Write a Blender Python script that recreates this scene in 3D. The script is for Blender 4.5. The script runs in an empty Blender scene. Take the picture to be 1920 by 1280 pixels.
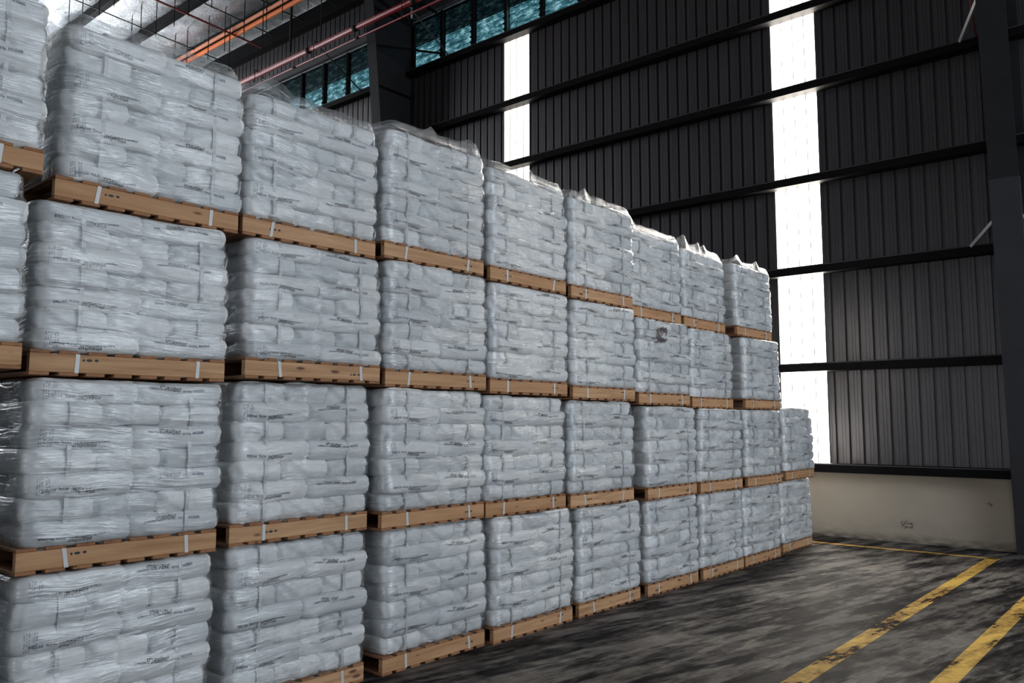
import bpy, math, random
import numpy as np
from mathutils import Vector, Matrix, noise

random.seed(7)
C = bpy.context.scene.collection
D = bpy.data
R = math.radians

# ------------------------------------------------------------------ materials
class N:
    """tiny node-tree helper"""
    def __init__(s, name):
        s.m = D.materials.new(name); s.m.use_nodes = True
        s.t = s.m.node_tree; s.t.nodes.clear()
        s.out = s.t.nodes.new('ShaderNodeOutputMaterial')
    def n(s, typ, props=None, **inp):
        nd = s.t.nodes.new('ShaderNode' + typ)
        for k, v in (props or {}).items(): setattr(nd, k, v)
        for k, v in inp.items():
            key = int(k[1:]) if (k[0] == 'i' and k[1:].isdigit()) else k.replace('_', ' ')
            s.set(nd.inputs[key], v)
        return nd
    def set(s, sock, v):
        if isinstance(v, bpy.types.NodeSocket): s.t.links.new(v, sock)
        elif isinstance(v, bpy.types.Node): s.t.links.new(v.outputs[0], sock)
        else: sock.default_value = v
    def math(s, op, a, b=0.0, c=0.0, clamp=False):
        nd = s.n('Math', {'operation': op, 'use_clamp': clamp}, i0=a, i1=b, i2=c); return nd.outputs[0]
    def ramp(s, fac, stops, interp='LINEAR'):
        nd = s.n('ValToRGB', None, Fac=fac); cr = nd.color_ramp; cr.interpolation = interp
        while len(cr.elements) < len(stops): cr.elements.new(0.5)
        for e, (p, c) in zip(cr.elements, stops):
            e.position = p; e.color = (c, c, c, 1) if not hasattr(c, '__len__') else (*c, 1)
        return nd.outputs[0]
    def noise(s, vec, scale, detail=3, rough=0.55, dist=0.0):
        return s.n('TexNoise', None, Vector=vec, Scale=scale, Detail=detail, Roughness=rough, Distortion=dist).outputs['Fac']
    def mapping(s, vec, scale=(1, 1, 1), loc=(0, 0, 0), rot=(0, 0, 0)):
        return s.n('Mapping', None, Vector=vec, Scale=scale, Location=loc, Rotation=rot).outputs[0]
    def mix(s, fac, a, b, blend='MIX'):
        nd = s.n('Mix', {'data_type': 'RGBA', 'blend_type': blend}); s.set(nd.inputs[0], fac)
        s.set(nd.inputs[6], a if not isinstance(a, tuple) else (*a[:3], 1)); s.set(nd.inputs[7], b if not isinstance(b, tuple) else (*b[:3], 1))
        return nd.outputs[2]
    def bump(s, h, strength=0.3, dist=0.01):
        return s.n('Bump', None, Strength=strength, Distance=dist, Height=h).outputs[0]
    def bsdf(s, color, rough=0.5, metal=0.0, normal=None, **kw):
        nd = s.n('BsdfPrincipled')
        s.set(nd.inputs['Base Color'], color if not isinstance(color, tuple) else (*color[:3], 1))
        s.set(nd.inputs['Roughness'], rough); s.set(nd.inputs['Metallic'], metal)
        if normal is not None: s.set(nd.inputs['Normal'], normal)
        for k, v in kw.items(): s.set(nd.inputs[k.replace('_', ' ')], v)
        return nd
    def done(s, shader):
        s.set(s.out.inputs['Surface'], shader); return s.m
    def obj(s): return s.n('TexCoord').outputs['Object']
    def gen(s): return s.n('NewGeometry').outputs['Position']
    def rnd(s): return s.n('ObjectInfo').outputs['Random']

def simple(name, col, rough=0.5, metal=0.0, var=0.15, scale=8.0, bump=0.0, spec=0.5):
    k = N(name); p = k.obj(); f = k.noise(p, scale, 4)
    c = k.mix(f, tuple(x * (1 - var) for x in col), tuple(min(1, x * (1 + var)) for x in col))
    nm = k.bump(k.noise(p, scale * 12, 3), bump, 0.002) if bump else None
    return k.done(k.bsdf(c, rough, metal, nm, Specular_IOR_Level=spec))

M = {}
M['steel'] = simple('dark_steel', (0.007, 0.0068, 0.0075), 0.6, 0.0, 0.35, 5, 0.2, 0.06)
M['galv'] = simple('galvanised_edge', (0.07, 0.07, 0.075), 0.5, 0.0, 0.2, 6, 0, 0.2)
M['galv_bright'] = simple('pale_strip_metal', (0.35, 0.35, 0.37), 0.5, 0.0, 0.2, 6)
M['red'] = simple('red_pipe_paint', (0.27, 0.012, 0.018), 0.30, 0.0, 0.15, 3, 0, 0.3)
M['orange'] = simple('orange_pipe_paint', (0.66, 0.14, 0.015), 0.5, 0.0, 0.15, 3, 0, 0.15)
M['orange2'] = simple('pale_orange_pipe_paint', (0.62, 0.21, 0.10), 0.5, 0.0, 0.15, 3, 0, 0.15)
M['strap'] = simple('white_strap_plastic', (0.58, 0.60, 0.62), 0.35, 0.0, 0.08, 20)
M['ink_black'] = simple('black_ink', (0.012, 0.014, 0.022), 0.6, 0, 0.1)
M['ink_blue'] = simple('blue_ink', (0.018, 0.035, 0.13), 0.6, 0, 0.1)
M['ink_grey'] = simple('grey_ink', (0.20, 0.21, 0.25), 0.6, 0, 0.1)
M['rod'] = simple('thin_rod_steel', (0.02, 0.018, 0.018), 0.5, 0.3, 0.2)
M['redrod'] = simple('red_oxide_rod', (0.28, 0.03, 0.03), 0.45, 0, 0.2)
M['column'] = simple('column_paint', (0.020, 0.020, 0.023), 0.6, 0.0, 0.3, 3, 0.3, 0.15)
M['column_low'] = simple('column_cover_paint', (0.038, 0.038, 0.044), 0.6, 0.0, 0.25, 4, 0.3, 0.2)

# woven sack
k = N('white_woven_sack'); p = k.obj(); rd = k.rnd()
v = k.n('VectorMath', {'operation': 'ADD'}, i0=p, i1=k.n('CombineXYZ', None, X=k.math('MULTIPLY', rd, 31.0), Y=k.math('MULTIPLY', rd, 17.0)))
base = k.mix(k.noise(v, 7, 3), (0.77, 0.79, 0.80), (0.88, 0.89, 0.89))
base = k.mix(k.ramp(rd, [(0.15, 0.0), (1.0, 0.70)]), base, (0.50, 0.535, 0.56))
cre = k.n('TexNoise', {'noise_type': 'RIDGED_MULTIFRACTAL'}, Vector=k.mapping(v, (1, 1, 1.4), rot=(0.3, 0.5, 0.2)), Scale=9, Detail=3)
b1 = k.bump(cre.outputs['Fac'], 0.35, 0.012)
M['sack'] = k.done(k.bsdf(base, 0.5, 0, b1))

# stretch film: hazy, glossy, with taut horizontal streaks
k = N('stretch_film')
uv = k.n('UVMap').outputs[0]; rd = k.rnd()
sp = k.n('SeparateXYZ', None, Vector=uv); U, V = sp.outputs[0], sp.outputs[1]
slant = k.math('MULTIPLY', k.math('SUBTRACT', rd, 0.5), 0.12)
wav = k.math('MULTIPLY', k.noise(k.n('CombineXYZ', None, X=U, Y=V, Z=rd), 2.2, 1), 0.10)
V2 = k.math('ADD', k.math('ADD', V, k.math('MULTIPLY', U, slant)), wav)
vec = k.n('CombineXYZ', None, X=k.math('MULTIPLY', U, 3.0), Y=k.math('MULTIPLY', V2, 62.0), Z=k.math('MULTIPLY', rd, 40.0))
s1 = k.noise(vec, 1.0, 3, 0.6)
vec2 = k.n('CombineXYZ', None, X=k.math('MULTIPLY', U, 4.5), Y=k.math('MULTIPLY', V2, 11.0), Z=k.math('ADD', k.math('MULTIPLY', rd, 23.0), 5.0))
s2 = k.noise(vec2, 1.0, 3, 0.5)
st = k.ramp(s1, [(0.50, 0.0), (0.64, 1.0)])
patch = k.ramp(s2, [(0.38, 0.25), (0.62, 1.0)])
hz = k.math('ADD', k.math('MULTIPLY', k.math('MULTIPLY', st, patch), 0.40), 0.02, clamp=True)
nb = k.bump(k.math('ADD', s1, k.math('MULTIPLY', s2, 1.1)), 1.0, 0.0085)
tr = k.n('BsdfTransparent', None, Color=(0.97, 0.98, 0.99, 1))
df = k.n('BsdfDiffuse', None, Color=(0.78, 0.82, 0.85, 1), Normal=nb)
a = k.n('MixShader', None, i0=hz, i1=tr, i2=df)
fr = k.n('LayerWeight', None, Blend=0.36, Normal=nb)
gf = k.math('MULTIPLY', fr.outputs['Fresnel'], k.math('ADD', 0.60, k.math('MULTIPLY', k.ramp(s2, [(0.42, 0.0), (0.60, 1.0)]), 1.3)), clamp=True)
gf = k.math('MINIMUM', gf, 0.28)
gl = k.n('BsdfGlossy', None, Color=(0.95, 0.97, 1, 1), Roughness=0.17, Normal=nb)
M['film'] = k.done(k.n('MixShader', None, i0=gf, i1=a, i2=gl))
k = N('crumpled_pouch'); p = k.obj()
cn = k.n('TexNoise', {'noise_type': 'RIDGED_MULTIFRACTAL'}, Vector=p, Scale=30, Detail=3).outputs['Fac']
M['pouch'] = k.done(k.bsdf(k.mix(k.ramp(cn, [(0.3, 0), (0.7, 1)]), (0.10, 0.08, 0.09), (0.6, 0.58, 0.6)), 0.2, 0.2, k.bump(cn, 1.0, 0.02)))

# pine
def wood(name, axis, light):
    k = N(name); p = k.obj(); rd = k.rnd()
    off = k.n('CombineXYZ', None, X=k.math('MULTIPLY', rd, 9.0), Y=k.math('MULTIPLY', rd, 57.0), Z=k.math('MULTIPLY', rd, 5.0))
    v = k.n('VectorMath', {'operation': 'ADD'}, i0=p, i1=off).outputs[0]
    sc = [26, 26, 26]; sc[axis] = 1.6
    g = k.noise(k.mapping(v, tuple(sc)), 1.0, 3, 0.6, 0.6)
    kn_sc = [16, 16, 16]; kn_sc[axis] = 5.0
    vo = k.n('TexVoronoi', {'feature': 'F1'}, Vector=k.mapping(v, tuple(kn_sc)), Scale=1.0, Randomness=1.0)
    knot = k.ramp(vo.outputs['Distance'], [(0.0, 1.0), (0.13, 0.85), (0.22, 0.0)])
    knot = k.math('MULTIPLY', knot, k.ramp(k.n('SeparateColor', None, Color=vo.outputs['Color']).outputs[0], [(0.55, 0.0), (0.60, 1.0)]))
    a, b = ((0.36, 0.19, 0.09), (0.62, 0.38, 0.21)) if light else ((0.19, 0.08, 0.035), (0.34, 0.155, 0.07))
    c = k.mix(k.ramp(g, [(0.3, 0), (0.7, 1)]), a, b)
    c = k.mix(k.ramp(rd, [(0.0, 0.0), (1.0, 0.45)]), c, (0.40, 0.20, 0.085))
    c = k.mix(knot, c, (0.09, 0.035, 0.015))
    return k.done(k.bsdf(c, 0.7, 0, k.bump(g, 0.25, 0.002)))
M['wood_y'] = wood('pine_stringer', 1, True)
M['wood_x'] = wood('pine_board', 0, False)

# cladding
k = N('grey_steel_cladding'); p = k.gen()
c = k.mix(k.noise(k.mapping(p, (3, 1, 0.35)), 1.0, 4), (0.085, 0.081, 0.087), (0.15, 0.145, 0.15))
spot = k.ramp(k.noise(k.mapping(p, (5, 1, 2.4)), 1.0, 2), [(0.62, 0), (0.75, 0.5)])
c = k.mix(spot, c, (0.10, 0.09, 0.09))
nb = k.bump(k.noise(k.mapping(p, (60, 1, 0.4)), 1.0, 2), 0.35, 0.004)
M['clad'] = k.done(k.bsdf(c, 0.38, 0.75, nb))

# cream plinth wall
k = N('cream_plaster'); p = k.gen()
c = k.mix(k.noise(p, 2.2, 4), (0.42, 0.37, 0.30), (0.54, 0.485, 0.40))
sz = k.n('SeparateXYZ', None, Vector=p)
low = k.math('MULTIPLY', k.ramp(sz.outputs[2], [(0.0, 1.0), (0.14, 0.12), (0.4, 0.0)]), k.ramp(k.noise(k.mapping(p, (4, 4, 14)), 1.0, 4), [(0.35, 0.25), (0.6, 1.0)]))
c = k.mix(low, c, (0.09, 0.075, 0.06))
sc = k.ramp(k.noise(k.mapping(p, (9, 9, 16)), 1.0, 5, 0.7), [(0.63, 0), (0.70, 0.75)])
c = k.mix(sc, c, (0.30, 0.25, 0.20))
sc = k.ramp(k.noise(k.mapping(p, (24, 24, 34), loc=(3, 0, 1)), 1.0, 3, 0.7), [(0.70, 0), (0.74, 0.8)])
c = k.mix(sc, c, (0.12, 0.09, 0.08))
for (sx, sz_, rr) in ((0.90, 0.26, 0.085), (0.98, 0.25, 0.06), (2.0, 0.62, 0.05)):     # black scuffs by the floor
    dd = k.n('VectorMath', {'operation': 'DISTANCE'}, i0=p, i1=(sx, 13.0, sz_)).outputs['Value']
    mm = k.math('MULTIPLY', k.ramp(k.math('DIVIDE', dd, rr), [(0.5, 1), (1.0, 0)]), k.ramp(k.noise(p, 30, 4, 0.7), [(0.46, 0), (0.56, 0.85)]))
    c = k.mix(mm, c, (0.05, 0.04, 0.04))
M['cream'] = k.done(k.bsdf(c, 0.75, 0, k.bump(k.noise(p, 60, 3), 0.2, 0.002)))

# worn concrete floor with tyre marks
def floor_base(k):
    p = k.gen()
    pr = k.mapping(p, (1, 1, 1), rot=(0, 0, R(13)))
    wob = k.mapping(p, (1, 1, 1), rot=(0, 0, R(8)))
    band = k.ramp(k.noise(k.mapping(pr, (3.4, 0.60, 1)), 1.0, 6, 0.66, 0.25), [(0.45, 0.0), (0.53, 1.0)])
    band2 = k.ramp(k.noise(k.mapping(wob, (6.5, 1.1, 1), loc=(7, 3, 0)), 1.0, 6, 0.65, 0.2), [(0.43, 0.0), (0.51, 1.0)])
    blot = k.ramp(k.noise(k.mapping(p, (0.55, 0.40, 1), loc=(1.3, 0.4, 0)), 1.0, 5, 0.65), [(0.38, 0.0), (0.60, 1.0)])
    fine = k.ramp(k.noise(k.mapping(pr, (40, 5, 1)), 1.0, 4, 0.7), [(0.35, 0.0), (0.65, 1.0)])
    mott = k.noise(k.mapping(p, (1, 1, 1)), 5.0, 6, 0.72)
    h = k.math('ADD', k.math('MULTIPLY', band, 0.30), k.math('ADD', k.math('MULTIPLY', band2, 0.22), k.math('MULTIPLY', blot, 0.24)))
    h = k.math('ADD', h, k.math('ADD', k.math('MULTIPLY', fine, 0.10), k.math('MULTIPLY', k.math('SUBTRACT', mott, 0.5), 0.50)))
    c = k.ramp(h, [(0.12, (0.007, 0.0065, 0.008)), (0.38, (0.020, 0.0185, 0.019)), (0.62, (0.095, 0.087, 0.081)), (0.88, (0.26, 0.235, 0.215))])
    scr = k.ramp(k.noise(k.mapping(p, (1.3, 30, 1), rot=(0, 0, R(35))), 1.0, 4, 0.75, 0.6), [(0.68, 0), (0.71, 0.7)])
    c = k.mix(scr, c, (0.012, 0.012, 0.014))
    scr = k.ramp(k.noise(k.mapping(p, (2.0, 44, 1), rot=(0, 0, R(-50)), loc=(3, 9, 0)), 1.0, 3, 0.7, 0.9), [(0.71, 0), (0.74, 0.7)])
    c = k.mix(scr, c, (0.012, 0.012, 0.014))
    return p, h, c
k = N('worn_concrete'); p, h, c = floor_base(k)
rough = k.ramp(h, [(0.2, 0.55), (0.7, 0.68)])
rough = k.math('ADD', rough, k.math('MULTIPLY', k.noise(p, 9, 4), 0.12))
M['floor'] = k.done(k.bsdf(c, rough, 0, k.bump(k.math('ADD', k.noise(p, 24, 5, 0.7), h), 0.35, 0.006), Specular_IOR_Level=k.ramp(h, [(0.25, 0.02), (0.65, 0.16)])))
k = N('worn_yellow_paint'); p, h, c = floor_base(k)
w = k.math('ADD', k.math('MULTIPLY', h, 0.6), k.math('MULTIPLY', k.math('SUBTRACT', k.noise(p, 12, 6, 0.75), 0.28), 0.62))
pc = k.mix(k.ramp(w, [(0.25, 0.0), (0.55, 1.0)]), (0.28, 0.16, 0.04), (0.80, 0.52, 0.12))
al = k.ramp(w, [(0.22, 0.0), (0.26, 1.0)])
pb = k.bsdf(pc, 0.7, Specular_IOR_Level=0.08)
tr = k.n('BsdfTransparent')
M['yellow'] = k.done(k.n('MixShader', None, i0=al, i1=tr, i2=pb))

# foil under the roof
k = N('roof_foil'); p = k.gen()
f1 = k.noise(k.mapping(p, (13, 0.9, 1), rot=(0, 0, R(4))), 1.0, 5, 0.75)
f2 = k.noise(k.mapping(p, (0.5, 0.8, 1)), 1.0, 4, 0.6)
f3 = k.noise(p, 22, 4, 0.7)
hh = k.math('ADD', k.math('MULTIPLY', f1, 2.2), k.math('ADD', k.math('MULTIPLY', f3, 0.45), k.math('MULTIPLY', k.noise(k.mapping(p, (1.4, .6, 1)), 1.0, 2), 5.0)))
c = k.mix(k.ramp(f2, [(0.35, 0), (0.62, 1)]), (0.42, 0.46, 0.47), (0.88, 0.90, 0.93))
M['foil'] = k.done(k.bsdf(c, 0.13, 1.0, k.bump(hh, 0.55, 0.035)))

# translucent wall sheet and louvre glass
k = N('translucent_sheet')
tr = k.n('BsdfTransparent', None, Color=(0.93, 0.93, 0.93, 1)); tl = k.n('BsdfTranslucent', None, Color=(0.9, 0.88, 0.84, 1))
M['sheet'] = k.done(k.n('MixShader', None, i0=0.18, i1=tr, i2=tl))
k = N('louvre_glass'); p = k.gen()
tr = k.n('BsdfTransparent', None, Color=(0.19, 0.40, 0.44, 1)); gl = k.n('BsdfGlossy', None, Color=(0.7, 0.85, 0.9, 1), Roughness=0.15)
nz = k.ramp(k.noise(k.mapping(p, (4, 4, 9)), 1.0, 5, 0.7), [(0.38, (0.14, 0.26, 0.29)), (0.5, (0.24, 0.43, 0.47)), (0.62, (0.62, 0.80, 0.83))])
k.set(tr.inputs['Color'], nz)
M['glass'] = k.done(k.n('MixShader', None, i0=0.025, i1=tr, i2=gl))
M['soffit'] = simple('dark_soffit', (0.05, 0.045, 0.045), 0.8, 0, 0.4, 3)
M['wallpaint'] = simple('dull_grey_wall', (0.10, 0.10, 0.105), 0.8, 0, 0.2, 1)

# ------------------------------------------------------------------ mesh builder
class MB:
    def __init__(s): s.v = []; s.f = []
    def add(s, vs, fs):
        o = len(s.v); s.v += [tuple(x) for x in vs]; s.f += [tuple(i + o for i in f) for f in fs]
    def box(s, x0, x1, y0, y1, z0, z1, ch=0.0):
        if ch <= 0:
            vs = [(x0,y0,z0),(x1,y0,z0),(x1,y1,z0),(x0,y1,z0),(x0,y0,z1),(x1,y0,z1),(x1,y1,z1),(x0,y1,z1)]
            s.add(vs, [(3,2,1,0),(4,5,6,7),(0,1,5,4),(1,2,6,5),(2,3,7,6),(3,0,4,7)]); return s
        # chamfered box: rings
        def ring(i, z): return [(x0+i,y0+i,z),(x1-i,y0+i,z),(x1-i,y1-i,z),(x0+i,y1-i,z)]
        rings = [ring(ch, z0), ring(0, z0+ch), ring(0, z1-ch), ring(ch, z1)]
        vs = sum(rings, []); fs = [(3,2,1,0), (12,13,14,15)]
        for k_ in range(3):
            for i in range(4):
                j = (i+1) % 4; fs.append((k_*4+i, k_*4+j, k_*4+4+j, k_*4+4+i))
        s.add(vs, fs); return s
    def prism(s, prof, axis, a0, a1):
        """closed 2-D profile extruded along axis 0/1/2"""
        def mk(p, a):
            q = list(p); q.insert(axis, a); return tuple(q)
        n = len(prof); vs = [mk(p, a0) for p in prof] + [mk(p, a1) for p in prof]
        fs = [(i, (i+1) % n, n+(i+1) % n, n+i) for i in range(n)] + [tuple(range(n-1, -1, -1)), tuple(range(n, 2*n))]
        s.add(vs, fs); return s
    def tube(s, pts, r, seg=10):
        pts = [Vector(p) for p in pts]; rings = []
        for i, p in enumerate(pts):
            d = (pts[min(i+1, len(pts)-1)] - pts[max(i-1, 0)]).normalized()
            u = d.cross(Vector((0.13, 0.29, 0.95))).normalized(); w = d.cross(u)
            rings.append([p + (u*math.cos(2*math.pi*j/seg) + w*math.sin(2*math.pi*j/seg))*r for j in range(seg)])
        vs = [tuple(x) for rg in rings for x in rg]; fs = []
        for i in range(len(pts)-1):
            for j in range(seg):
                k_ = (j+1) % seg; fs.append((i*seg+j, i*seg+k_, (i+1)*seg+k_, (i+1)*seg+j))
        fs += [tuple(range(seg-1, -1, -1)), tuple((len(pts)-1)*seg+j for j in range(seg))]
        s.add(vs, fs); return s
    def mesh(s, name, mat, smooth=False):
        me = D.meshes.new(name); me.from_pydata(s.v, [], s.f); me.update()
        import bmesh
        bm = bmesh.new(); bm.from_mesh(me); bmesh.ops.recalc_face_normals(bm, faces=bm.faces); bm.to_mesh(me); bm.free()
        me.materials.append(mat)
        if smooth: me.shade_smooth()
        return me

def link(name, me, parent=None, loc=(0, 0, 0), rot=(0, 0, 0)):
    o = D.objects.new(name, me); C.objects.link(o); o.location = loc; o.rotation_euler = rot
    if parent: o.parent = parent
    return o
def thing(name, label, cat, loc=(0, 0, 0), group=None, rot=(0, 0, 0)):
    o = D.objects.new(name, None); C.objects.link(o); o.location = loc; o.rotation_euler = rot
    o['label'] = label; o['category'] = cat
    if group: o['group'] = group
    return o
def tag(o, label, cat, group=None):
    o['label'] = label; o['category'] = cat
    if group: o['group'] = group
    return o
def struct(name, me, parent=None):
    o = link(name, me, parent)
    if not parent: o['kind'] = 'structure'
    return o

# ------------------------------------------------------------------ building shell
WY = 13.0                   # inside plane of the far wall (metres ahead of the camera)
XL, XR, YB = -24.0, 15.0, -12.0
def roof_z(y): return 12.85 + (WY - y) * 0.05

struct('floor', MB().box(XL, XR, YB, WY, -0.12, 0.0).mesh('floor', M['floor']))

STRIPS = [(-6.83, -6.11), (-0.90, -0.14), (5.6, 6.35)]
ZB, ZT = 1.09, 12.8
LOUV = (10.12, 11.28)
LOUV_SPANS = [(XL + 0.1, -10.05), (-9.68, 2.2)]
def cladding(x0, x1, z0, z1, mb):
    """trapezoidal sheet, ribs every 0.2 m, pans flush with the wall plane, grooves pressed outward"""
    pts = []; x = x0
    pitch, g = 0.202, 0.050
    base = math.floor(x0 / pitch) * pitch
    xs = []
    k_ = 0
    while base + k_*pitch < x1 + pitch:
        b = base + k_*pitch
        for dx, dy in ((0, 0), (0.052, 0), (0.054, .004), (0.060, .004), (0.062, 0), (0.098, 0), (0.100, .004), (0.106, .004), (0.108, 0), (0.152, 0), (0.156, g), (0.190, g), (0.1945, 0)):
            xs.append((b+dx, dy))
        k_ += 1
    xs = [(x0, 0)] + [q for q in xs if x0 < q[0] < x1] + [(x1, 0)]
    o = len(mb.v); n = len(xs)
    for z in (z0, z1): mb.v += [(x_, WY + dy, z) for x_, dy in xs]
    for z in (z0, z1): mb.v += [(x_, WY + 0.07, z) for x_, dy in xs]
    mb.f += [(o+i, o+i+1, o+n+i+1, o+n+i) for i in range(n-1)] + [(o+2*n+i+1, o+2*n+i, o+3*n+i, o+3*n+i+1) for i in range(n-1)]
mb = MB()
edges = [XL] + [e for s_ in STRIPS for e in s_] + [XR]
for i in range(0, len(edges), 2):
    cladding(edges[i], edges[i+1], ZB, LOUV[0], mb)
cladding(XL, XR, LOUV[1], ZT, mb)
cladding(2.2, STRIPS[2][0], LOUV[0], LOUV[1], mb); cladding(STRIPS[2][1], XR, LOUV[0], LOUV[1], mb)
cladding(-10.05, -9.68, LOUV[0], LOUV[1], mb)
me = D.meshes.new('wall_back'); me.from_pydata(mb.v, [], mb.f); me.materials.append(M['clad'])
struct('wall_back', me)
struct('trim_1', MB().box(XL, XR, WY, WY + 0.2, 0.0, ZB).mesh('plinth_wall', M['cream']))
n_win = 3
for (a, b) in STRIPS:
    mb = MB(); xs = [a + (b-a)*i/4 for i in range(5)]
    for i in range(4): mb.box(xs[i]+.002, xs[i+1]-.002, WY+0.012, WY+0.016, ZB, LOUV[0] if a < -2 else (11.9))
    w_ = struct('window_%d' % n_win, mb.mesh('translucent_strip', M['sheet'])); n_win += 1
    fr_ = MB()
    for xx in (a, b): fr_.box(xx-.012, xx+.012, WY-.004, WY+.03, ZB, LOUV[0])
    struct('window_frame', fr_.mesh('strip_edge_trim', M['galv']), w_)
    th = MB()
    for i in (1, 2, 3): th.box(xs[i]-.007, xs[i]+.007, WY+.002, WY+.024, ZB, LOUV[0])
    struct('sheet_seam', th.mesh('sheet_seam', M['galv_bright']), w_)
# fill the wall above the strips behind the louvre line
mb = MB(); mb.box(XL, XR, WY + 0.06, WY + 0.10, 11.3, ZT); struct('trim_2', mb.mesh('eaves_fascia', M['soffit']))
# outside overhang above the louvres
struct('trim_3', MB().box(XL, 2.2, WY + 0.12, WY + 1.15, 11.45, 11.55).mesh('outside_overhang', M['soffit']))

# louvre windows
for wi, (a, b) in enumerate(LOUV_SPANS):
    fm = MB(); z0, z1 = LOUV
    fm.box(a, b, WY-0.03, WY+0.05, z0-0.05, z0); 
    fm.box(a-.04, a, WY-0.03, WY+0.05, z0-.05, z1+.03); fm.box(b, b+.04, WY-0.03, WY+0.05, z0-.05, z1+.03)
    w_ = struct('window_%d' % (wi+1), fm.mesh('louvre_frame', M['steel']))
    lt = MB(); lt.box(a, b, WY-0.05, WY-0.035, z1-0.005, z1+0.02); struct('window_trim', lt.mesh('pale_head_trim', M['galv_bright']), w_)
    hd = MB(); hd.box(a, b, WY-0.10, WY+0.0, z1+0.06, z1+0.30); struct('window_head', hd.mesh('window_head_flashing', M['galv']), w_)
    pw = .98; n = int((b-a)/pw) + 1; x = (a if wi == 1 else -10.2 - 14*pw)
    for i in range(n+1):
        mu = MB(); xx = x + i*pw
        if a < xx < b-0.1:
            mu.box(xx-.03, xx+.03, WY-.06, WY+.06, z0, z1)
            for q in range(9):
                mu.box(xx-.045, xx+.045, WY-.075, WY-.05, z0+.06+q*.128, z0+.10+q*.128)
            struct('mullion', mu.mesh('mullion', M['steel']), w_)
    for q in range(9):
        bl = MB(); zc = z0 + 0.065 + q*0.128; L = 0.064
        for i in range(n):
            xa, xb = x + i*pw + .035, x + (i+1)*pw - .035
            if xa < a or xb < -19.5 or xa > b: continue
            xb = min(xb, b)
            ca, sa = math.cos(R(80)), math.sin(R(80))
            p0 = (WY+.0+L*ca, zc-L*sa); p1 = (WY-L*ca+.0, zc+L*sa)
            prof = [(p0[0], p0[1]), (p0[0]+.005, p0[1]+.003), (p1[0]+.005, p1[1]+.003), p1]
            bl.prism(prof, 0, xa, xb)
        if bl.v: struct('louvre_blade', bl.mesh('louvre_blade', M['glass']), w_)

# roof foil
mb = MB()
ya, yb_ = YB, WY + 0.1
mb.v += [(XL, ya, roof_z(ya)), (XR, ya, roof_z(ya)), (XR, yb_, roof_z(yb_)), (XL, yb_, roof_z(yb_)),
         (XL, ya, roof_z(ya)+.1), (XR, ya, roof_z(ya)+.1), (XR, yb_, roof_z(yb_)+.1), (XL, yb_, roof_z(yb_)+.1)]
mb.f += [(3,2,1,0),(4,5,6,7),(0,1,5,4),(1,2,6,5),(2,3,7,6),(3,0,4,7)]
struct('ceiling', mb.mesh('foil_roof', M['foil']))
# right wall with the open loading door, rear and left walls with openings added for fill light
DR = (5.5, 12.6, 4.4)
mb = MB(); X0 = XR
CR = (1.0, 12.4, 6.0, 10.6)
mb.box(X0, X0+.2, YB, DR[0], 0, CR[2]).box(X0, X0+.2, DR[1], WY, 0, CR[2]).box(X0, X0+.2, DR[0], DR[1], DR[2], CR[2])
mb.box(X0, X0+.2, YB, CR[0], CR[2], 14.3).box(X0, X0+.2, CR[1], WY, CR[2], 14.3).box(X0, X0+.2, CR[0], CR[1], CR[3], 14.3)
struct('wall_right', mb.mesh('wall_right', M['wallpaint']))
mb = MB(); mb.box(XL, 3, YB-.2, YB, 0, 14.3).box(12, XR, YB-.2, YB, 0, 14.3).box(3, 12, YB-.2, YB, 5, 14.3); struct('wall_front', mb.mesh('wall_front', M['wallpaint']))
DL = (-4.0, 12.7, 7.4, 12.5)
mb = MB()
mb.box(XL-.2, XL, YB, WY, 0, DL[2]).box(XL-.2, XL, YB, WY, DL[3], 14.3).box(XL-.2, XL, YB, DL[0], DL[2], DL[3]).box(XL-.2, XL, DL[1], WY, DL[2], DL[3])
struct('wall_left', mb.mesh('wall_left', M['wallpaint']))

# floor markings
for i, (x0, x1, y0, y1) in enumerate(((2.07, 2.215, 3.0, 12.25), (2.84, 2.985, 3.0, 11.8), (-1.5, 2.2, 12.17, 12.27))):
    o = link('floor_marking_line', MB().box(x0, x1, y0, y1, 0.0005, 0.0020).mesh('painted_line', M['yellow'])); o['kind'] = 'structure'

# ------------------------------------------------------------------ steelwork
GZ = [1.05, 2.60, 4.14, 5.60, 7.12, 8.45, 9.98]
GL = ['lowest dark steel girt, lying on top of the cream wall',
      'second dark steel girt up the far wall above the cream wall',
      'third dark steel girt from the floor across the far wall',
      'fourth dark steel girt from the floor across the far wall',
      'fifth dark steel girt up, crossing low on the left bright strip',
      'sixth dark steel girt up, crossing the middle of the left bright strip',
      'highest dark steel girt, directly under the louvre windows']
for z, lb in zip(GZ, GL):
    g = thing('wall_girt', lb, 'steel beam', (0, WY, z), 'horizontal girts on the far wall')
    c_ = [(-.205, -.045), (-.205, -.062), (-.19, -.07), (-.002, -.07), (-.002, -.062), (-.185, -.062), (-.197, -.052), (-.197, -.045)]
    mb = MB().prism([(-.002, -.07), (-.002, -.060), (-.19, -.060), (-.19, .055), (-.005, .055), (-.005, .063), (-.205, .063), (-.205, -.07)], 0, XL, XR)
    link('channel', mb.mesh('girt_channel', M['steel']), g)
    mb = MB().box(XL, XR, -.207, -.2055, .046, .060)
    link('edge_lip', mb.mesh('girt_lip', M['galv']), g)

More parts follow.
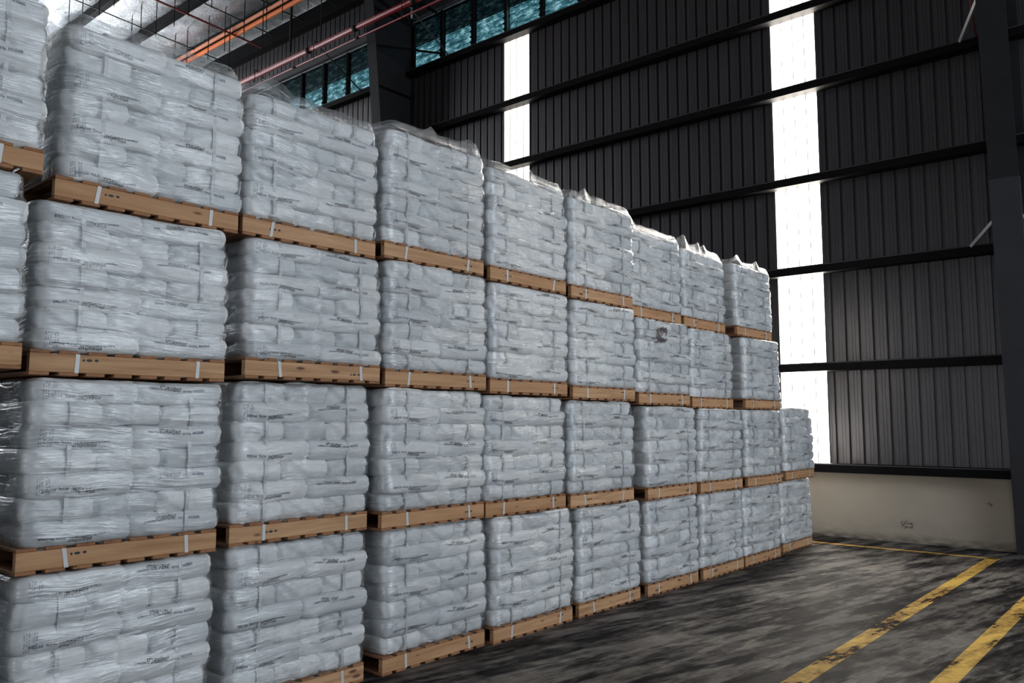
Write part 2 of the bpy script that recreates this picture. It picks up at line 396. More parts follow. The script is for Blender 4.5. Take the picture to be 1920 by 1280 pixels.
def col(xc, label, w, lower):
    t = thing('steel_column', label, 'column', (xc, WY, 0))
    d0, d1, H = 0.2, 1.42, 12.3
    def dd(z): return -(d0 + (d1-d0)*z/12.3)
    mb = MB()
    # inner flange (tapering outwards with height)
    v = []
    for z in (0, H):
        y = dd(z); v += [(-w/2, y-.02, z), (w/2, y-.02, z), (w/2, y, z), (-w/2, y, z)]
    mb.add(v, [(3,2,1,0),(4,5,6,7),(0,1,5,4),(1,2,6,5),(2,3,7,6),(3,0,4,7)])
    link('inner_flange', mb.mesh('inner_flange', M['column']), t)
    mb = MB(); mb.box(-w/2, w/2, -.03, -.01, 0, H); link('outer_flange', mb.mesh('outer_flange', M['column']), t)
    mb = MB(); mb.add([(-.006, -.03, 0), (.006, -.03, 0), (.006, dd(0), 0), (-.006, dd(0), 0), (-.006, -.03, H), (.006, -.03, H), (.006, dd(H), H), (-.006, dd(H), H)],
           [(3,2,1,0),(4,5,6,7),(0,1,5,4),(1,2,6,5),(2,3,7,6),(3,0,4,7)])
    link('web', mb.mesh('web', M['column']), t)
    for z in (9.4, 11.2):
        mb = MB(); mb.box(-w/2+.005, w/2-.005, dd(z)+.005, -.03, z, z+.012); link('stiffener', mb.mesh('stiffener', M['column']), t)
    if lower:
        mb = MB(); zt = 4.95; v = []
        for z in (0, zt):
            y = dd(z); v += [(-w/2-.006, y-.028, z), (w/2+.006, y-.028, z), (w/2+.006, y+.05, z), (-w/2-.006, y+.05, z)]
        mb.add(v, [(3,2,1,0),(4,5,6,7),(0,1,5,4),(1,2,6,5),(2,3,7,6),(3,0,4,7)])
        link('cover_plate', mb.mesh('cover_plate', M['column_low']), t)
    return t, dd
c1, dd = col(-9.76, 'wide dark steel column between the two louvre windows', 0.30, False)
c2, dd = col(2.50, 'dark tapering steel column at the right edge, paler lower half', 0.34, True)
# fly braces from girts to columns
def bar(p0, p1, w, mat, name, parent, seg=4):
    mb = MB().tube([p0, p1], w, seg); return link(name, mb.mesh(name, mat), parent)
for z in (7.12, 4.14):
    bar((-.52, -.20, z+.05), (-.15, dd(z)+.02, z+.30), .028, M['galv_bright'], 'fly_brace', c2)
    bar((.9, -.20, z+.05), (.15, dd(z)+.02, z+.30), .028, M['galv_bright'], 'fly_brace', c2)
bar((1.3, -.20, 10.1), (.12, dd(10), 10.3), .03, M['steel'], 'fly_brace', c1)
bar((-1.1, -.60, 12.3), (-.13, dd(9.9), 9.9), .03, M['steel'], 'fly_brace', c1)
bar((1.0, -.15, 11.2), (.12, dd(11.9), 11.9), .04, M['steel'], 'fly_brace', c1)
# rafters
for xc, lb in ((-9.76, 'dark steel roof rafter rising from the wide dark column'), (2.50, 'dark steel roof rafter above the right hand column')):
    t = thing('roof_rafter', lb, 'steel beam', (xc, 0, 0))
    mb = MB()
    def rz(y): return roof_z(y) - .30
    y0, y1 = YB, WY - .2
    v = []
    for y, dpt in ((y0, .6), (8.5, .6), (y1, 1.3)):
        v += [(-.13, y, rz(y)-dpt), (.13, y, rz(y)-dpt), (.13, y, rz(y)), (-.13, y, rz(y))]
    fs = [(3,2,1,0), (8,9,10,11)]
    for k_ in range(2):
        for i in range(4):
            j = (i+1) % 4; fs.append((k_*4+i, k_*4+j, k_*4+4+j, k_*4+4+i))
    mb.add(v, fs); link('rafter_beam', mb.mesh('rafter_beam', M['column']), t)

# purlins
PL = {12.87: 'dark eaves purlin directly above the red pipe', 12.0: 'dark roof purlin just above the pair of orange pipes', 10.55: 'dark roof purlin second out from the orange pipes',
      9.1: 'dark roof purlin ending behind the tall wrapped load at upper left'}
y = 12.87
for y in (12.87, 12.0, 10.55, 9.1, 7.65, 6.2, 4.75, 3.3, 1.85, .4):
    lb = PL.get(y, 'dark roof purlin over the stacks, out of sight above the frame')
    t = thing('roof_purlin', lb, 'steel beam', (0, y, roof_z(y)), 'purlins under the foil roof')
    w_ = .16 if y != 12.87 else .22
    dp = .22 if y != 12.87 else .42
    mb = MB().prism([(-w_/2, 0), (-w_/2, -dp), (w_/2, -dp), (w_/2, -dp+.03), (-w_/2+.012, -dp+.03), (-w_/2+.012, 0)], 0, XL, XR)
    link('purlin_section', mb.mesh('purlin_section', M['steel']), t)
    mb = MB().box(XL, XR, w_/2, w_/2+.01, -dp, -dp+.10); link('purlin_lip', mb.mesh('purlin_lip', M['galv']), t)

# pipes
def pipe(name, label, pts, r, mat, cat='pipe', group=None, joints=()):
    t = thing(name, label, cat, pts[0], group); o = Vector(pts[0])
    link('tube', MB().tube([Vector(p)-o for p in pts], r, 14).mesh('tube', mat, True), t)
    for j in joints:
        q = Vector(pts[0]).lerp(Vector(pts[-1]), j) - o; d = (Vector(pts[-1])-Vector(pts[0])).normalized()
        link('coupling', MB().tube([q-d*.06, q+d*.06], r*1.18, 14).mesh('coupling', M['steel'], True), t)
    return t
pipe('sprinkler_pipe', 'thick glossy red pipe running along the eaves', [(XL, 11.45, 10.68), (XR, 11.45, 10.68)], .066, M['red'], group='red pipes along the eaves', joints=(.215, .315, .36, .41, .46))
pipe('sprinkler_pipe', 'thin red pipe just below the thick red one', [(XL, 11.45, 10.42), (XR, 11.45, 10.42)], .021, M['red'], group='red pipes along the eaves', joints=(.3, .362, .45))
pipe('conduit_pipe', 'pale orange upper pipe of the pair under the roof', [(XL, 11.64, 12.50), (XR, 11.64, 12.50)], .05, M['orange2'], group='orange pipes')
pipe('conduit_pipe', 'deep orange lower pipe of the pair under the roof', [(XL, 11.80, 12.44), (XR, 11.80, 12.44)], .06, M['orange'], group='orange pipes')
# rods along the slope and hangers
def rod(x, dz, r, mat, lb):
    t = thing('tie_rod', lb, 'rod', (x, 0, 0), 'thin rods under the roof')
    link('rod', MB().tube([(0, 1, roof_z(1)-dz), (0, 12.6, roof_z(12.6)-dz)], r, 6).mesh('rod', mat), t)
rod(-15.6, .52, .028, M['redrod'], 'thin red rod slanting across the foil roof')
rod(-14.9, .42, .016, M['rod'], 'thin black rod right of the red rod under the roof')
rod(-17.5, .42, .016, M['rod'], 'thin black rod farthest left under the foil roof')
rod(-13.6, .40, .018, M['rod'], 'thin black rod crossing above the orange pipes')
rod(-12.2, .42, .014, M['rod'], 'thin black rod nearest the wide dark column')
hx = []
for y in (8.4, 9.85, 11.3):
    for x in (-17.9, -17.1, -16.2, -15.3, -14.3, -13.5, -12.6, -11.7):
        hx.append((x + random.uniform(-.15, .15), y + random.uniform(-.1, .1)))
hr = MB().tube([(0, 0, 0), (0, 0, -1.25)], .011, 5)
for zz in (-.1, -.4, -.7, -1.0): hr.tube([(0, 0, zz), (0, 0, zz-.03)], .018, 5)
hm = hr.mesh('hanger_rod', M['rod'])
for x, y in hx:
    o = link('hanger_rod', hm, None, (x, y, roof_z(y)+.01)); tag(o, 'short thin black hanger rod dropping from the foil roof', 'rod', 'hanger rods under the foil roof')
o = link('pipe_drop', MB().tube([(0, 0, 0), (0, 0, -1.4)], .035, 8).mesh('pipe_drop', M['rod']), None, (-13.3, 12.0, roof_z(12.0)-.21)); tag(o, 'thick dark vertical post between orange pipes and red pipe', 'post')
for x in (-15.5, -13.9, -11.4, -8.3):
    o = link('pipe_bracket', MB().tube([(0, 1.5, -.75), (0, -.05, .08)], .016, 6).tube([(0, -.09, -.32), (0, -.09, .10), (0, .1, .14), (0, .1, 2.1)], .014, 6).mesh('pipe_bracket', M['rod']), None, (x, 11.45, 10.68))
    tag(o, 'dark bracket holding the red pipes under the eaves', 'bracket', 'red pipe brackets')
# hanging white tube near the column, red cable loop and shackle on the right column
o = link('hanging_lamp_tube', MB().tube([(0, 0, 0), (.0, 0, -.26)], .025, 10).mesh('hanging_lamp_tube', M['strap'], True), None, (-9.35, 12.6, 11.42)); tag(o, 'small white tube hanging right of the wide dark column', 'tube')
t = thing('red_cable', 'thin dark red cable looped around the top of the right column', 'cable', (2.5, WY, 7.6))
dz0 = dd(7.6)
pts = [(-.30, -.25, -.45), (-.30, -.55, -.05), (-.27, dz0-.04, .1), (-.1, dz0-.06, .12), (.14, dz0-.06, .17), (.25, dz0+.02, .15), (.34, -.3, -.2)]
link('cable_run', MB().tube(pts, .009, 6).mesh('cable_run', M['redrod'], True), t)
pts = [(-.06+.07*math.cos(a_), dz0-.07, .12+.045*math.sin(a_)) for a_ in [i*2*math.pi/14 for i in range(15)]]
link('shackle', MB().tube(pts, .009, 6).mesh('shackle', M['galv'], True), t)

# ------------------------------------------------------------------ sacks
SA, SB, SC, SR, SCR = 0.2720, 0.1830, 0.0655, 0.034, 0.014     # half length, half width, half height, edge softness, plan corner radius
def rrect(a, b, r, nc=5, nl=22):
    """outline points and outward normals of a rounded rectangle (x half b, y half a)"""
    out = []
    rs = r if hasattr(r, '__len__') else (r,)*4
    cs = [(b-rs[0], a-rs[0], 0), (-(b-rs[1]), a-rs[1], 90), (-(b-rs[2]), -(a-rs[2]), 180), (b-rs[3], -(a-rs[3]), 270)]
    for qi, (cx, cy, a0) in enumerate(cs):
        r = rs[qi]
        for i in range(nc):
            t_ = R(a0 + 90*i/(nc-1)); out.append((cx + r*math.cos(t_), cy + r*math.sin(t_), math.cos(t_), math.sin(t_)))
        nx, ny, _ = cs[(qi+1) % 4]; r2 = rs[(qi+1) % 4]; t_ = R(a0+90)
        ex, ey = cx + r*math.cos(t_), cy + r*math.sin(t_); fx, fy = nx + r2*math.cos(t_), ny + r2*math.sin(t_)
        for i in range(1, nl):
            u_ = i/nl; out.append((ex+(fx-ex)*u_, ey+(fy-ey)*u_, math.cos(t_), math.sin(t_)))
    return out
def disp(x, y, z, seed):
    p_ = Vector((x*5 + seed*7.3, y*5, z*9))
    d = noise.noise(p_) * .011
    e = max(0.0, (abs(y) - SA*.55) / (SA*.45))
    rg = 1 - abs(noise.noise(Vector((x*16 + seed*3.1, y*16 - seed, z*24)))) * 2
    h_ = int(seed*7) % 5
    # pinched, folded ends: the side steps back behind a slanting crease
    s1 = (-y + z*(1.6 if h_ % 2 else -1.3) - SA*(.26 + .09*h_)) / .022
    s2 = (y + z*1.5 - SA*(.80 - .05*h_)) / .02
    s3 = (abs(x) < SB*.98) * ((-x + z*(1.5 if h_ % 2 else -1.4) - SB*(.05+.12*h_)) / .02) if y < -SA*.9 else 0
    st = max(0, min(1, s1))*.016 + max(0, min(1, s3))*.022
    return d + (rg - .6) * .007 * (0.3 + e) - st
CORN = {False: (.014, .014, .075, .075), True: (.014, .04, .075, .014)}     # plan corner radii: side-on sacks / end-on sacks
def sack_mesh(seed, endon=False):
    v = []; f = []
    K = 10; lat = []
    for k_ in range(K+1):
        z = -SC*math.cos(math.pi*k_/K); q = (max(0, 1-abs(z/SC)**2.6))**(1/2.6); lat.append((z, SR*(1-q), 1.0))
    lat = [(-SC-.001, SR, .0), (-SC-.001, SR, .5)] + lat + [(SC+.001, SR, .5), (SC+.001, SR, .0)]
    for (z, ins, sc) in lat:
        pin = 0
        for (x, y, nx, ny) in rrect(SA-ins, SB-ins, [max(.008, c_-ins*.5) for c_ in CORN[endon]]):
            x *= max(sc, .02); y *= max(sc, .02)
            d = disp(x, y, z, seed); zz = z + (noise.noise(Vector((x*4+seed, y*4, 3.3)))*.010)
            v.append((x + nx*d*sc, y + ny*d*sc, zz))
    n = len(v)//len(lat)
    for k_ in range(len(lat)-1):
        for i in range(n):
            j = (i+1) % n; f.append((k_*n+i, k_*n+j, (k_+1)*n+j, (k_+1)*n+i))
    f.append(tuple(range(n-1, -1, -1))); f.append(tuple((len(lat)-1)*n+i for i in range(n)))
    me = D.meshes.new('sack'); me.from_pydata(v, [], f); me.materials.append(M['sack']); me.shade_smooth(); me.update()
    return me
SACKS = [sack_mesh(i) for i in range(5)]
SACKS_END = [sack_mesh(i, True) for i in range(5)]
from mathutils.bvhtree import BVHTree
BVH = [BVHTree.FromPolygons([v_.co[:] for v_ in m_.vertices], [tuple(p_.vertices) for p_ in m_.polygons]) for m_ in SACKS]
def face_x(y, z, seed):
    hit = BVH[seed].ray_cast(Vector((1, y, z)), Vector((-1, 0, 0)))
    return hit[0].x if hit[0] is not None else SB

# print on the sack sides, bent to the sack surface
def text_mesh(body, width, height):
    cu = D.curves.new('txt', 'FONT'); cu.body = body; cu.resolution_u = 1; cu.offset = .016
    ob = D.objects.new('txt', cu); me = D.meshes.new_from_object(ob)
    co = np.array([v.co[:] for v in me.vertices]); faces = [tuple(p_.vertices) for p_ in me.polygons]
    D.objects.remove(ob); D.meshes.remove(me); D.curves.remove(cu)
    mn, mx = co.min(0), co.max(0)
    co[:, 0] = (co[:, 0]-mn[0]) / (mx[0]-mn[0]) * width
    co[:, 1] = (co[:, 1]) / 0.7 * height
    return co[:, :2], faces
PARTS = [('ETİMADEN', 0.000, .058, .0095, 1), ('ETİDEKAHİDRAT', .064, .118, .0245, 0), ('CAS 25 Kg.', .190, .052, .0125, 0), ('BOR İÇİNDİR', .252, .066, .0145, 1)]
TXT = [(text_mesh(b, w, h), x, mi) for b, x, w, h, mi in PARTS]
def print_mesh(seed, inverted, squint=0.0):
    v = []; f = []; mi = []
    for (co, faces), x0, m_ in TXT:
        o = len(v)
        for (tx, ty) in co:
            yy = x0 + tx - .160; zz = ty + .014 - yy*squint
            zz += .006*math.sin(yy*16+seed)
            if inverted: yy = -yy - .02; zz = -zz - .004
            zz = max(-.06, min(.06, zz))
            v.append((face_x(yy, zz, seed) + .0028, yy, zz))
        f += [tuple(i+o for i in q) for q in faces]; mi += [m_]*len(faces)
    me = D.meshes.new('printed_text'); me.from_pydata(v, [], f)
    me.materials.append(M['ink_black']); me.materials.append(M['ink_blue']); me.polygons.foreach_set('material_index', mi); me.update()
    return me
PR_UP = [print_mesh(i, False) for i in range(5)]
PR_DN = [print_mesh(i, True) for i in range(5)]
def fine_mesh(seed):
    """faint columns of tiny print at a sack end (vertical hair lines)"""
    v = []; f = []
    for cidx in range(5):
        y = -.20 + cidx*.011 + (.01 if cidx > 2 else 0)
        for r_ in range(13):
            if (r_*7+cidx*3+seed) % 5 == 0: continue
            z = -.045 + r_*.007; o = len(v)
            for (a_, b_) in ((0, 0), (.006, 0), (.006, .0035), (0, .0035)): v.append((face_x(y+a_, z+b_, seed)+.0028, y+a_, z+b_))
            f.append((o, o+1, o+2, o+3))
    me = D.meshes.new('fine_print'); me.from_pydata(v, [], f); me.materials.append(M['ink_grey']); return me
FINE = [fine_mesh(i) for i in range(5)]

# ------------------------------------------------------------------ pallet parts (shared meshes)
LY, LX, PH = 1.045, 0.90, 0.128
def board(x0, x1, y0, y1, z0, z1, mat, name): return MB().box(x0, x1, y0, y1, z0, z1, .003).mesh(name, mat)
m_str = board(-.019, .019, -LY/2, LY/2, -.046, .046, M['wood_y'], 'stringer')
m_brd = board(-LX/2, LX/2, -.046, .046, -.009, .009, M['wood_x'], 'deck_board')
stp = MB()
for (y, z, w) in ((0, 0, .030), (.036, .001, .02), (-.028, -.001, .012)):
    n = 10; v = [(.0, y + w/2*math.cos(2*math.pi*i/n), z + .007*math.sin(2*math.pi*i/n)) for i in range(n)]
    v2 = [(.0008, a_, b_) for (_, a_, b_) in v]
    stp.add(v + v2, [tuple(range(n-1, -1, -1)), tuple(range(n, 2*n))] + [(i, (i+1) % n, n+(i+1) % n, n+i) for i in range(n)])
m_stamp = stp.mesh('pallet_stamp', M['ink_black'])

NPHI = 180
phis = np.linspace(0, 2*np.pi, NPHI, endpoint=False)
ths = np.linspace(0, 2*np.pi, NPHI, endpoint=False)
dif = phis[:, None] - ths[None, :]
cosd = np.cos(dif); cosd = np.where(cosd > .35, cosd, np.nan)
U_ = np.stack([np.cos(ths), np.sin(ths)], 1)

def make_load(cx, cy, z0, height, kind, rng, top, label, group, full, yaw, pouch=False, lean=None):
    t = thing('pallet_load', label, 'pallet load', (cx, cy, z0), group, (0, 0, yaw))
    # pallet
    for x in (LX/2-.019, 0, -LX/2+.019): link('stringer', m_str, t, (x, 0, .064))
    nb = 8; pitch = (LY-.092)/(nb-1)
    for i in range(nb):
        y = -LY/2+.046+i*pitch
        link('bottom_board', m_brd, t, (0, y + rng.uniform(-.006, .006) * (0 < i < nb-1), .009))
        link('top_board', m_brd, t, (0, y + rng.uniform(-.006, .006) * (0 < i < nb-1), .119))
    link('pallet_stamp', m_stamp, t, (LX/2+.0002, rng.choice((-.30, -.24, .30, .34)), .064 + rng.uniform(-.01, .02)))
    # sacks
    nl = 7; H = height - PH - .012; lh = H/nl; zs = lh/(2*.0602)
    sacks = []
    lx, ly = (rng.uniform(-.010, .016), rng.uniform(-.008, .008)) if lean is None else lean
    a2, b2 = .2550, .1700
    for L in range(nl):
        isA = (L % 2 == 0) if kind == 'P' else (L % 2 == 1)
        zc = PH + lh*(L+.5); tt = L/(nl-1)
        sc = 1.0 - (.035 if L == nl-1 else .012 if L == nl-2 else 0) + .006*math.sin(tt*math.pi)
        if top and L == nl-1: sc -= .015
        ox = lx*tt + rng.uniform(-.007, .007); oy = ly*tt + rng.uniform(-.008, .008)
        D0 = 2*(a2+b2); xf = LX/2 + .006
        def put(x, y, along_y, role):
            jx, jy = rng.uniform(-.008, .008), rng.uniform(-.004, .004)
            if role == 'mid': jx -= rng.uniform(0, .012)
            rz = rng.uniform(-.012, .012); tilt = rng.uniform(-.02, .02) * (2.0 if L >= nl-2 else 1)
            sacks.append([x*sc+ox+jx, y*sc+oy+jy, zc, along_y, rz, tilt, role, L, rng.randrange(5)])
        if isA:
            put(xf-SB, -a2, True, 'left_long'); put(xf-SB, a2, True, 'right_long')
            for i, y in enumerate((-2*a2+b2, 0, 2*a2-b2)):
                if i == 0 or full: put(xf-2*b2-a2, y, False, 'back')
                elif i == 2: sacks.append([(xf-2*b2-a2)*sc+ox, y*sc+oy, zc, False, 0, 0, 'ghost', L, 0])
        else:
            for i, y in enumerate((-2*a2+b2, 0, 2*a2-b2)): put(xf-SA, y, False, ('left_end', 'mid', 'right_end')[i])
            put(xf-2*a2-b2, -a2, True, 'back')
            if full: put(xf-2*a2-b2, a2, True, 'back')
            else: sacks.append([(xf-2*a2-b2)*sc+ox, a2*sc+oy, zc, True, 0, 0, 'ghost', L, 0])
    for (x, y, z, ay, rz, tilt, role, L, sd) in sacks:
        if role == 'ghost': continue
        rot = rz + (0 if ay else math.pi/2)
        o = link('sack', (SACKS if ay else SACKS_END)[sd], t, (x, y, z), (tilt, 0, rot)); o.scale = (1, 1, zs)
        if role == 'left_long': link('printed_text', PR_DN[sd], o); 
        if role == 'right_long': link('printed_text', PR_UP[sd], o)
        if role == 'left_long' and rng.random() < .8: link('fine_print', FINE[sd], o)
    # taut film: support function of all sack cross-sections, level by level
    zr = np.arange(PH-.026, height - .008, .0135)
    hs = np.full((len(zr), NPHI), -1.0)
    for (x, y, z, ay, rz, tilt, role, L, sd) in sacks:
        c, s_ = math.cos(rz), math.sin(rz)
        ha, hb = (SA, SB) if ay else (SB, SA)
        for zi, zz in enumerate(zr):
            rel = abs((zz - z)/(SC*zs))
            if rel >= 1.0 and not (L == 0 and zz < z) and not (L == nl-1 and zz > z): continue
            rel = min(rel, 1.0); q = (1-rel**2.6)**(1/2.6); ins = SR*(1-q); r = SCR
            cr_ = CORN[False] if ay else (.075, .04, .014, .014)     # end-on: rotated a quarter turn
            if not ay: cr_ = (.014, .014, .04, .075)
            for sx, sy, r in ((1, 1, cr_[0]), (-1, 1, cr_[1]), (-1, -1, cr_[2]), (1, -1, cr_[3])):
                if 1:
                    px, py = sx*(hb-ins-r), sy*(ha-ins-r)
                    X = x + px*c - py*s_; Y = y + px*s_ + py*c
                    h = X*U_[:, 0] + Y*U_[:, 1] + r
                    hs[zi] = np.maximum(hs[zi], h)
    k1 = np.array([.2, .6, .2])
    g = hs.copy(); g[1:-1] = .25*hs[:-2] + .5*hs[1:-1] + .25*hs[2:]
    mx = hs.copy()
    for s_ in (1, 2, 3):
        mx[s_:] = np.maximum(mx[s_:], hs[:-s_]); mx[:-s_] = np.maximum(mx[:-s_], hs[s_:])
    hf = g*.82 + mx*.18
    rad = np.nanmin(hf[:, None, :] / cosd[None], axis=2)
    seed = rng.uniform(0, 50)
    v = []; 
    nz = len(zr)
    off = .0055
    for zi in range(nz):
        for pi in range(NPHI):
            ph = phis[pi]; rr = rad[zi, pi] + off + .0045*noise.noise(Vector((ph*2.2+seed, zr[zi]*26 + ph*1.2, seed)))
            v.append((rr*math.cos(ph), rr*math.sin(ph), zr[zi]))
    # top cap: draped with crinkles; on uncovered loads small plastic ears stand up
    ears = [(rng.uniform(0, 2*math.pi), rng.uniform(.03, .085)) for _ in range(7)] if top else []
    caps = [(.985, .018), (.945, .048), (.86, .066), (.6, .07), (.25, .07), (.02, .07)] if top else [(.985, .006), (.93, .012), (.8, .026), (.55, .03), (.25, .03), (.02, .03)]
    for ci, (sc, dz) in enumerate(caps):
        for pi in range(NPHI):
            ph = phis[pi]; rr = (rad[-1, pi]+off)*sc; x, y = rr*math.cos(ph), rr*math.sin(ph)
            z = zr[-1] + (dz*1.3 + .022*noise.noise(Vector((x*6+seed, y*6, 1.7))) if top else dz*.05)
            if ci in (0, 1, 2):
                for (ea, eh) in ears:
                    d = abs((ph-ea+math.pi) % (2*math.pi) - math.pi)
                    if d < .20: z += eh*(1-d/.20)**1.3 * (.45, 1, .35)[ci]
            v.append((x, y, z))
    rings = nz + len(caps); v = np.array(v, dtype=np.float32)
    idx = np.arange(rings*NPHI).reshape(rings, NPHI)
    a_ = idx[:-1]; b_ = idx[1:]
    quads = np.stack([a_, np.roll(a_, -1, 1), np.roll(b_, -1, 1), b_], -1).reshape(-1, 4)
    me = D.meshes.new('stretch_film')
    me.vertices.add(len(v)); me.vertices.foreach_set('co', v.ravel())
    me.loops.add(quads.size); me.loops.foreach_set('vertex_index', quads.ravel().astype(np.int32))
    me.polygons.add(len(quads)); me.polygons.foreach_set('loop_start', np.arange(0, quads.size, 4, dtype=np.int32))
    me.polygons.foreach_set('loop_total', np.full(len(quads), 4, dtype=np.int32))
    uvl = me.uv_layers.new(name='UVMap')
    perim = phis/(2*np.pi)*3.9
    ulin = np.broadcast_to(perim, (rings-1, NPHI)); un = ulin.copy() + 3.9/NPHI
    zv = np.concatenate([zr, zr[-1] + .12*np.arange(1, len(caps)+1)]); va = np.repeat(zv[:-1, None], NPHI, 1); vb = np.repeat(zv[1:, None], NPHI, 1)
    uv = np.stack([np.stack([ulin, va], -1), np.stack([un, va], -1), np.stack([un, vb], -1), np.stack([ulin, vb], -1)], 2).reshape(-1, 2)
    uvl.data.foreach_set('uv', uv.astype(np.float32).ravel())
    me.materials.append(M['film']); me.validate(); me.update(); me.shade_smooth()
    link('stretch_film', me, t)
    # straps
    for y0 in (-.30, .345):
        y0 += rng.uniform(-.012, .012)
        cth, sth = np.cos(ths), np.sin(ths); ok = cth > .3
        path = []
        for zi in range(nz-1, -1, -2):
            x = np.min((hf[zi][ok] - y0*sth[ok]) / cth[ok]); path.append((x - .004, zr[zi]))
        path = [(-.3, zr[-1]+.004), (path[0][0]-.03, zr[-1]+.004)] + path
        path += [(LX/2+.0025, .112), (LX/2+.0025, .0165), (LX/2-.16, .0165)]
        mb = MB(); w = .0105; v = []
        dyl = rng.uniform(-.02, .02)
        for (x, z) in path:
            yy = y0 + (dyl*(1 - min(1, max(0, z-.02)/.1)))
            v += [(x, yy-w, z), (x, yy+w, z), (x-.0014, yy+w, z-.0008), (x-.0014, yy-w, z-.0008)]
        f = []
        for i in range(len(path)-1):
            for j in range(4):
                k_ = (j+1) % 4; f.append((i*4+j, i*4+k_, (i+1)*4+k_, (i+1)*4+j))
        mb.add(v, f); link('strap', mb.mesh('strap', M['strap']), t)
    if pouch:
        zi = nz-5; v = []; n = 12
        for i in range(n):
            for j in range(n):
                yy = -.20 + .24*j/(n-1); zz = zr[zi] - .17*i/(n-1)
                x = LX/2 + .012 + .012*noise.noise(Vector((yy*30, zz*30, 2)))
                v.append((x, yy + .02*noise.noise(Vector((yy*9, zz*20, 7))), zz + .03*noise.noise(Vector((yy*12, zz*3, 5)))))
        f = [(i*n+j, i*n+j+1, (i+1)*n+j+1, (i+1)*n+j) for i in range(n-1) for j in range(n-1) if (i-5.5)**2+(j-5.5)**2 < 34 + 5*math.sin(i*3+j*2)]
        mp = D.meshes.new('crumpled_pouch'); mp.from_pydata(v, [], f); mp.materials.append(M['pouch'])
        po = link('document_pouch', mp, t); po['label'] = 'crumpled silvery plastic pouch stuck on the film'
    return t

# right-hand end of every pallet along the aisle, tier heights, kind of layering
TIER = {
 1: dict(z=[0]*10, r=[1.36, 2.58, 3.76, 4.95, 6.05, 7.19, 8.37, 9.5, 10.62, 11.93]),
 2: dict(z=[1.0, 1.005, 1.01, 1.0, .99, .975, .96, .955, .95, .965], r=[1.38, 2.60, 3.75, 4.86, 5.95, 7.07, 8.3, 9.42, 10.62, 11.83]),
 3: dict(z=[2.0, 1.98, 2.01, 1.995, 1.975, 1.95, 1.92, 1.90, 1.905], r=[1.49, 2.60, 3.78, 4.89, 5.99, 7.08, 8.21, 9.33, 10.72]),
 4: dict(z=[2.97, 2.885, 2.895, 2.92, 2.90, 2.88, 2.82, 2.81, 2.82], r=[1.55, 2.68, 3.77, 4.89, 6.0, 7.1, 8.19, 9.3, 10.66]),
}
XOFF = {(1,1):-.05,(1,2):-.10,(1,3):-.07,(1,4):-.02,(1,5):-.02,(1,9):-.07,(1,8):0.0,
        (2,1):-.04,(2,2):-.08,(2,6):.04,(2,7):.05,(2,8):.05,(2,9):.03,(3,6):.02,
        (4,1):-.05,(4,2):-.06,(4,3):-.04,(4,4):-.03,(4,6):-.06,(4,7):-.06,(4,8):-.05,(4,0):.03,(3,0):.05}
KIND = {(1,1):'P',(2,1):'P',(3,1):'P',(4,1):'P',(2,2):'Q',(1,2):'Q',(3,2):'P',(4,2):'Q',(1,3):'Q'}
ORD = ['first', 'second', 'third', 'fourth', 'fifth', 'sixth', 'seventh', 'eighth', 'ninth', 'tenth']
TNAME = {1: 'floor tier', 2: 'second tier up', 3: 'third tier up', 4: 'top tier'}
rng = random.Random(11)
for T in (1, 2, 3, 4):
    zz, rr = TIER[T]['z'], TIER[T]['r']
    for c_ in range(len(rr)):
        nxt = TIER.get(T+1, {'z': []})['z']
        top = not (T < 4 and c_ < len(nxt))
        height = (nxt[c_] - zz[c_]) if not top else (.98 if T == 4 else .985)
        if c_ == 9 and T == 2: height = .98
        if T == 4: height = {0: 1.02, 1: .975, 2: .945, 3: .99, 4: .98, 5: .975, 6: .94, 7: .92, 8: .93}[c_]
        else: height -= .003
        place = 'leftmost stack cut by frame edge' if c_ == 0 else ('last short stack by cream wall' if c_ == 9 else ORD[c_] + ' stack from left')
        extra = ' with silvery pouch' if (T, c_) == (3, 6) else ''
        label = 'wrapped white sacks on wooden pallet' + extra + ', ' + TNAME[T] + ', ' + place
        if c_ == 9: label = 'shrink-wrapped white sacks on wooden pallet, ' + ('upper' if T == 2 else 'floor') + ' load of ' + place
        kind = KIND.get((T, c_)) or ('P' if rng.random() < .35 else 'Q')
        make_load(XOFF.get((T, c_), rng.uniform(-.02, .02)) - LX/2, rr[c_] - LY/2, zz[c_], height, kind, rng, top, label,
                  'wrapped pallet loads in the stacked row', c_ >= 8 or c_ == 0, rng.uniform(-.012, .012), pouch=(T, c_) == (3, 6))

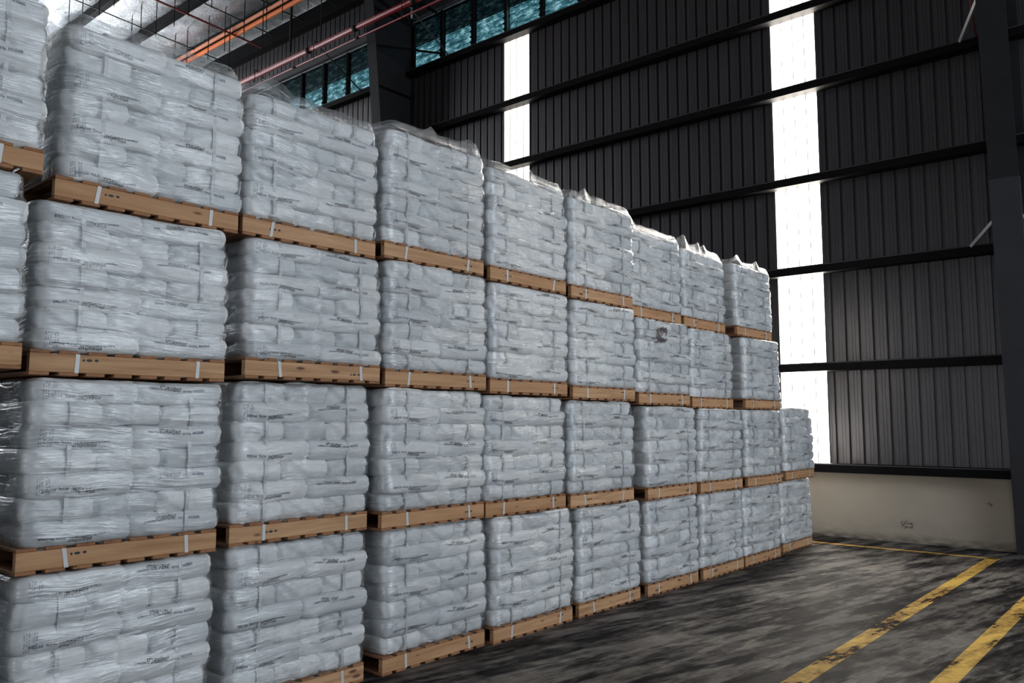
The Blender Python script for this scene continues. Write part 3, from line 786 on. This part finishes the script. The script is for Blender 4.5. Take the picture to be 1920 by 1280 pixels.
# ------------------------------------------------------------------ light
w = D.worlds.new('sky'); bpy.context.scene.world = w; w.use_nodes = True
bg = w.node_tree.nodes['Background']; bg.inputs[0].default_value = (0.93, 0.97, 1.0, 1); bg.inputs[1].default_value = 0.9
def area(name, loc, rot, sx, sy, power, col, portal=False):
    l = D.lights.new(name, 'AREA'); l.shape = 'RECTANGLE'; l.size = sx; l.size_y = sy; l.energy = power; l.color = col
    o = D.objects.new(name, l); C.objects.link(o); o.location = loc; o.rotation_euler = rot
    if portal: l.cycles.is_portal = True
    return o
area('door_daylight', (XR-.05, (DR[0]+DR[1])/2, DR[2]/2), (0, R(90), 0), DR[2], DR[1]-DR[0], 470, (0.84, 0.92, 1.0))
area('clerestory_light', (XR-.05, (CR[0]+CR[1])/2, (CR[2]+CR[3])/2), (0, R(90), 0), CR[3]-CR[2], CR[1]-CR[0], 640, (0.84, 0.92, 1.0))
area('rear_fill_light', (7.5, YB+.05, 2.5), (R(90), 0, 0), 9.0, 5.0, 330, (0.92, 0.95, 1.0))  # added fill from behind the camera for the load sides and far wall
area('foil_fill_light', (XL-.02, (DL[0]+DL[1])/2, (DL[2]+DL[3])/2), (0, R(-90), 0), DL[3]-DL[2], DL[1]-DL[0], 1500, (0.93, 0.96, 1.0))  # added unseen source high on the left, brightens the roof foil
for (a, b), pw_ in zip(STRIPS, (200, 1100, 300)):
    area('strip_daylight', ((a+b)/2, WY+.09, 5.9), (R(-90), 0, 0), b-a, 9.6, pw_, (1.0, 0.93, 0.83))
sun = D.lights.new('sun', 'SUN'); sun.energy = 6.0; sun.angle = R(2); sun.color = (1.0, .86, .70)
so = D.objects.new('sun', sun); C.objects.link(so)
so.rotation_euler = Vector((-.25, -.75, -1.0)).to_track_quat('-Z', 'Y').to_euler()

# ------------------------------------------------------------------ camera
F, P, A = 1544.7, R(5.55), R(40.23)
cam = D.cameras.new('camera'); cam.sensor_width = 36; cam.lens = F/1920*36; cam.clip_end = 200
co = D.objects.new('camera', cam); C.objects.link(co); co.location = (4.4, 0, 1.75)
fwd = Vector((-math.sin(A)*math.cos(P), math.cos(A)*math.cos(P), math.sin(P)))
co.rotation_euler = fwd.to_track_quat('-Z', 'Y').to_euler()
bpy.context.scene.camera = co
vs = bpy.context.scene.view_settings
vs.view_transform = 'Standard'; vs.look = 'None'; vs.gamma = 1; vs.use_curve_mapping = False; vs.exposure = 0.0
bpy.context.scene.cycles.transparent_max_bounces = 10
bpy.context.scene.cycles.max_bounces = 6
bpy.context.scene.cycles.caustics_reflective = False
bpy.context.scene.cycles.sample_clamp_indirect = 6
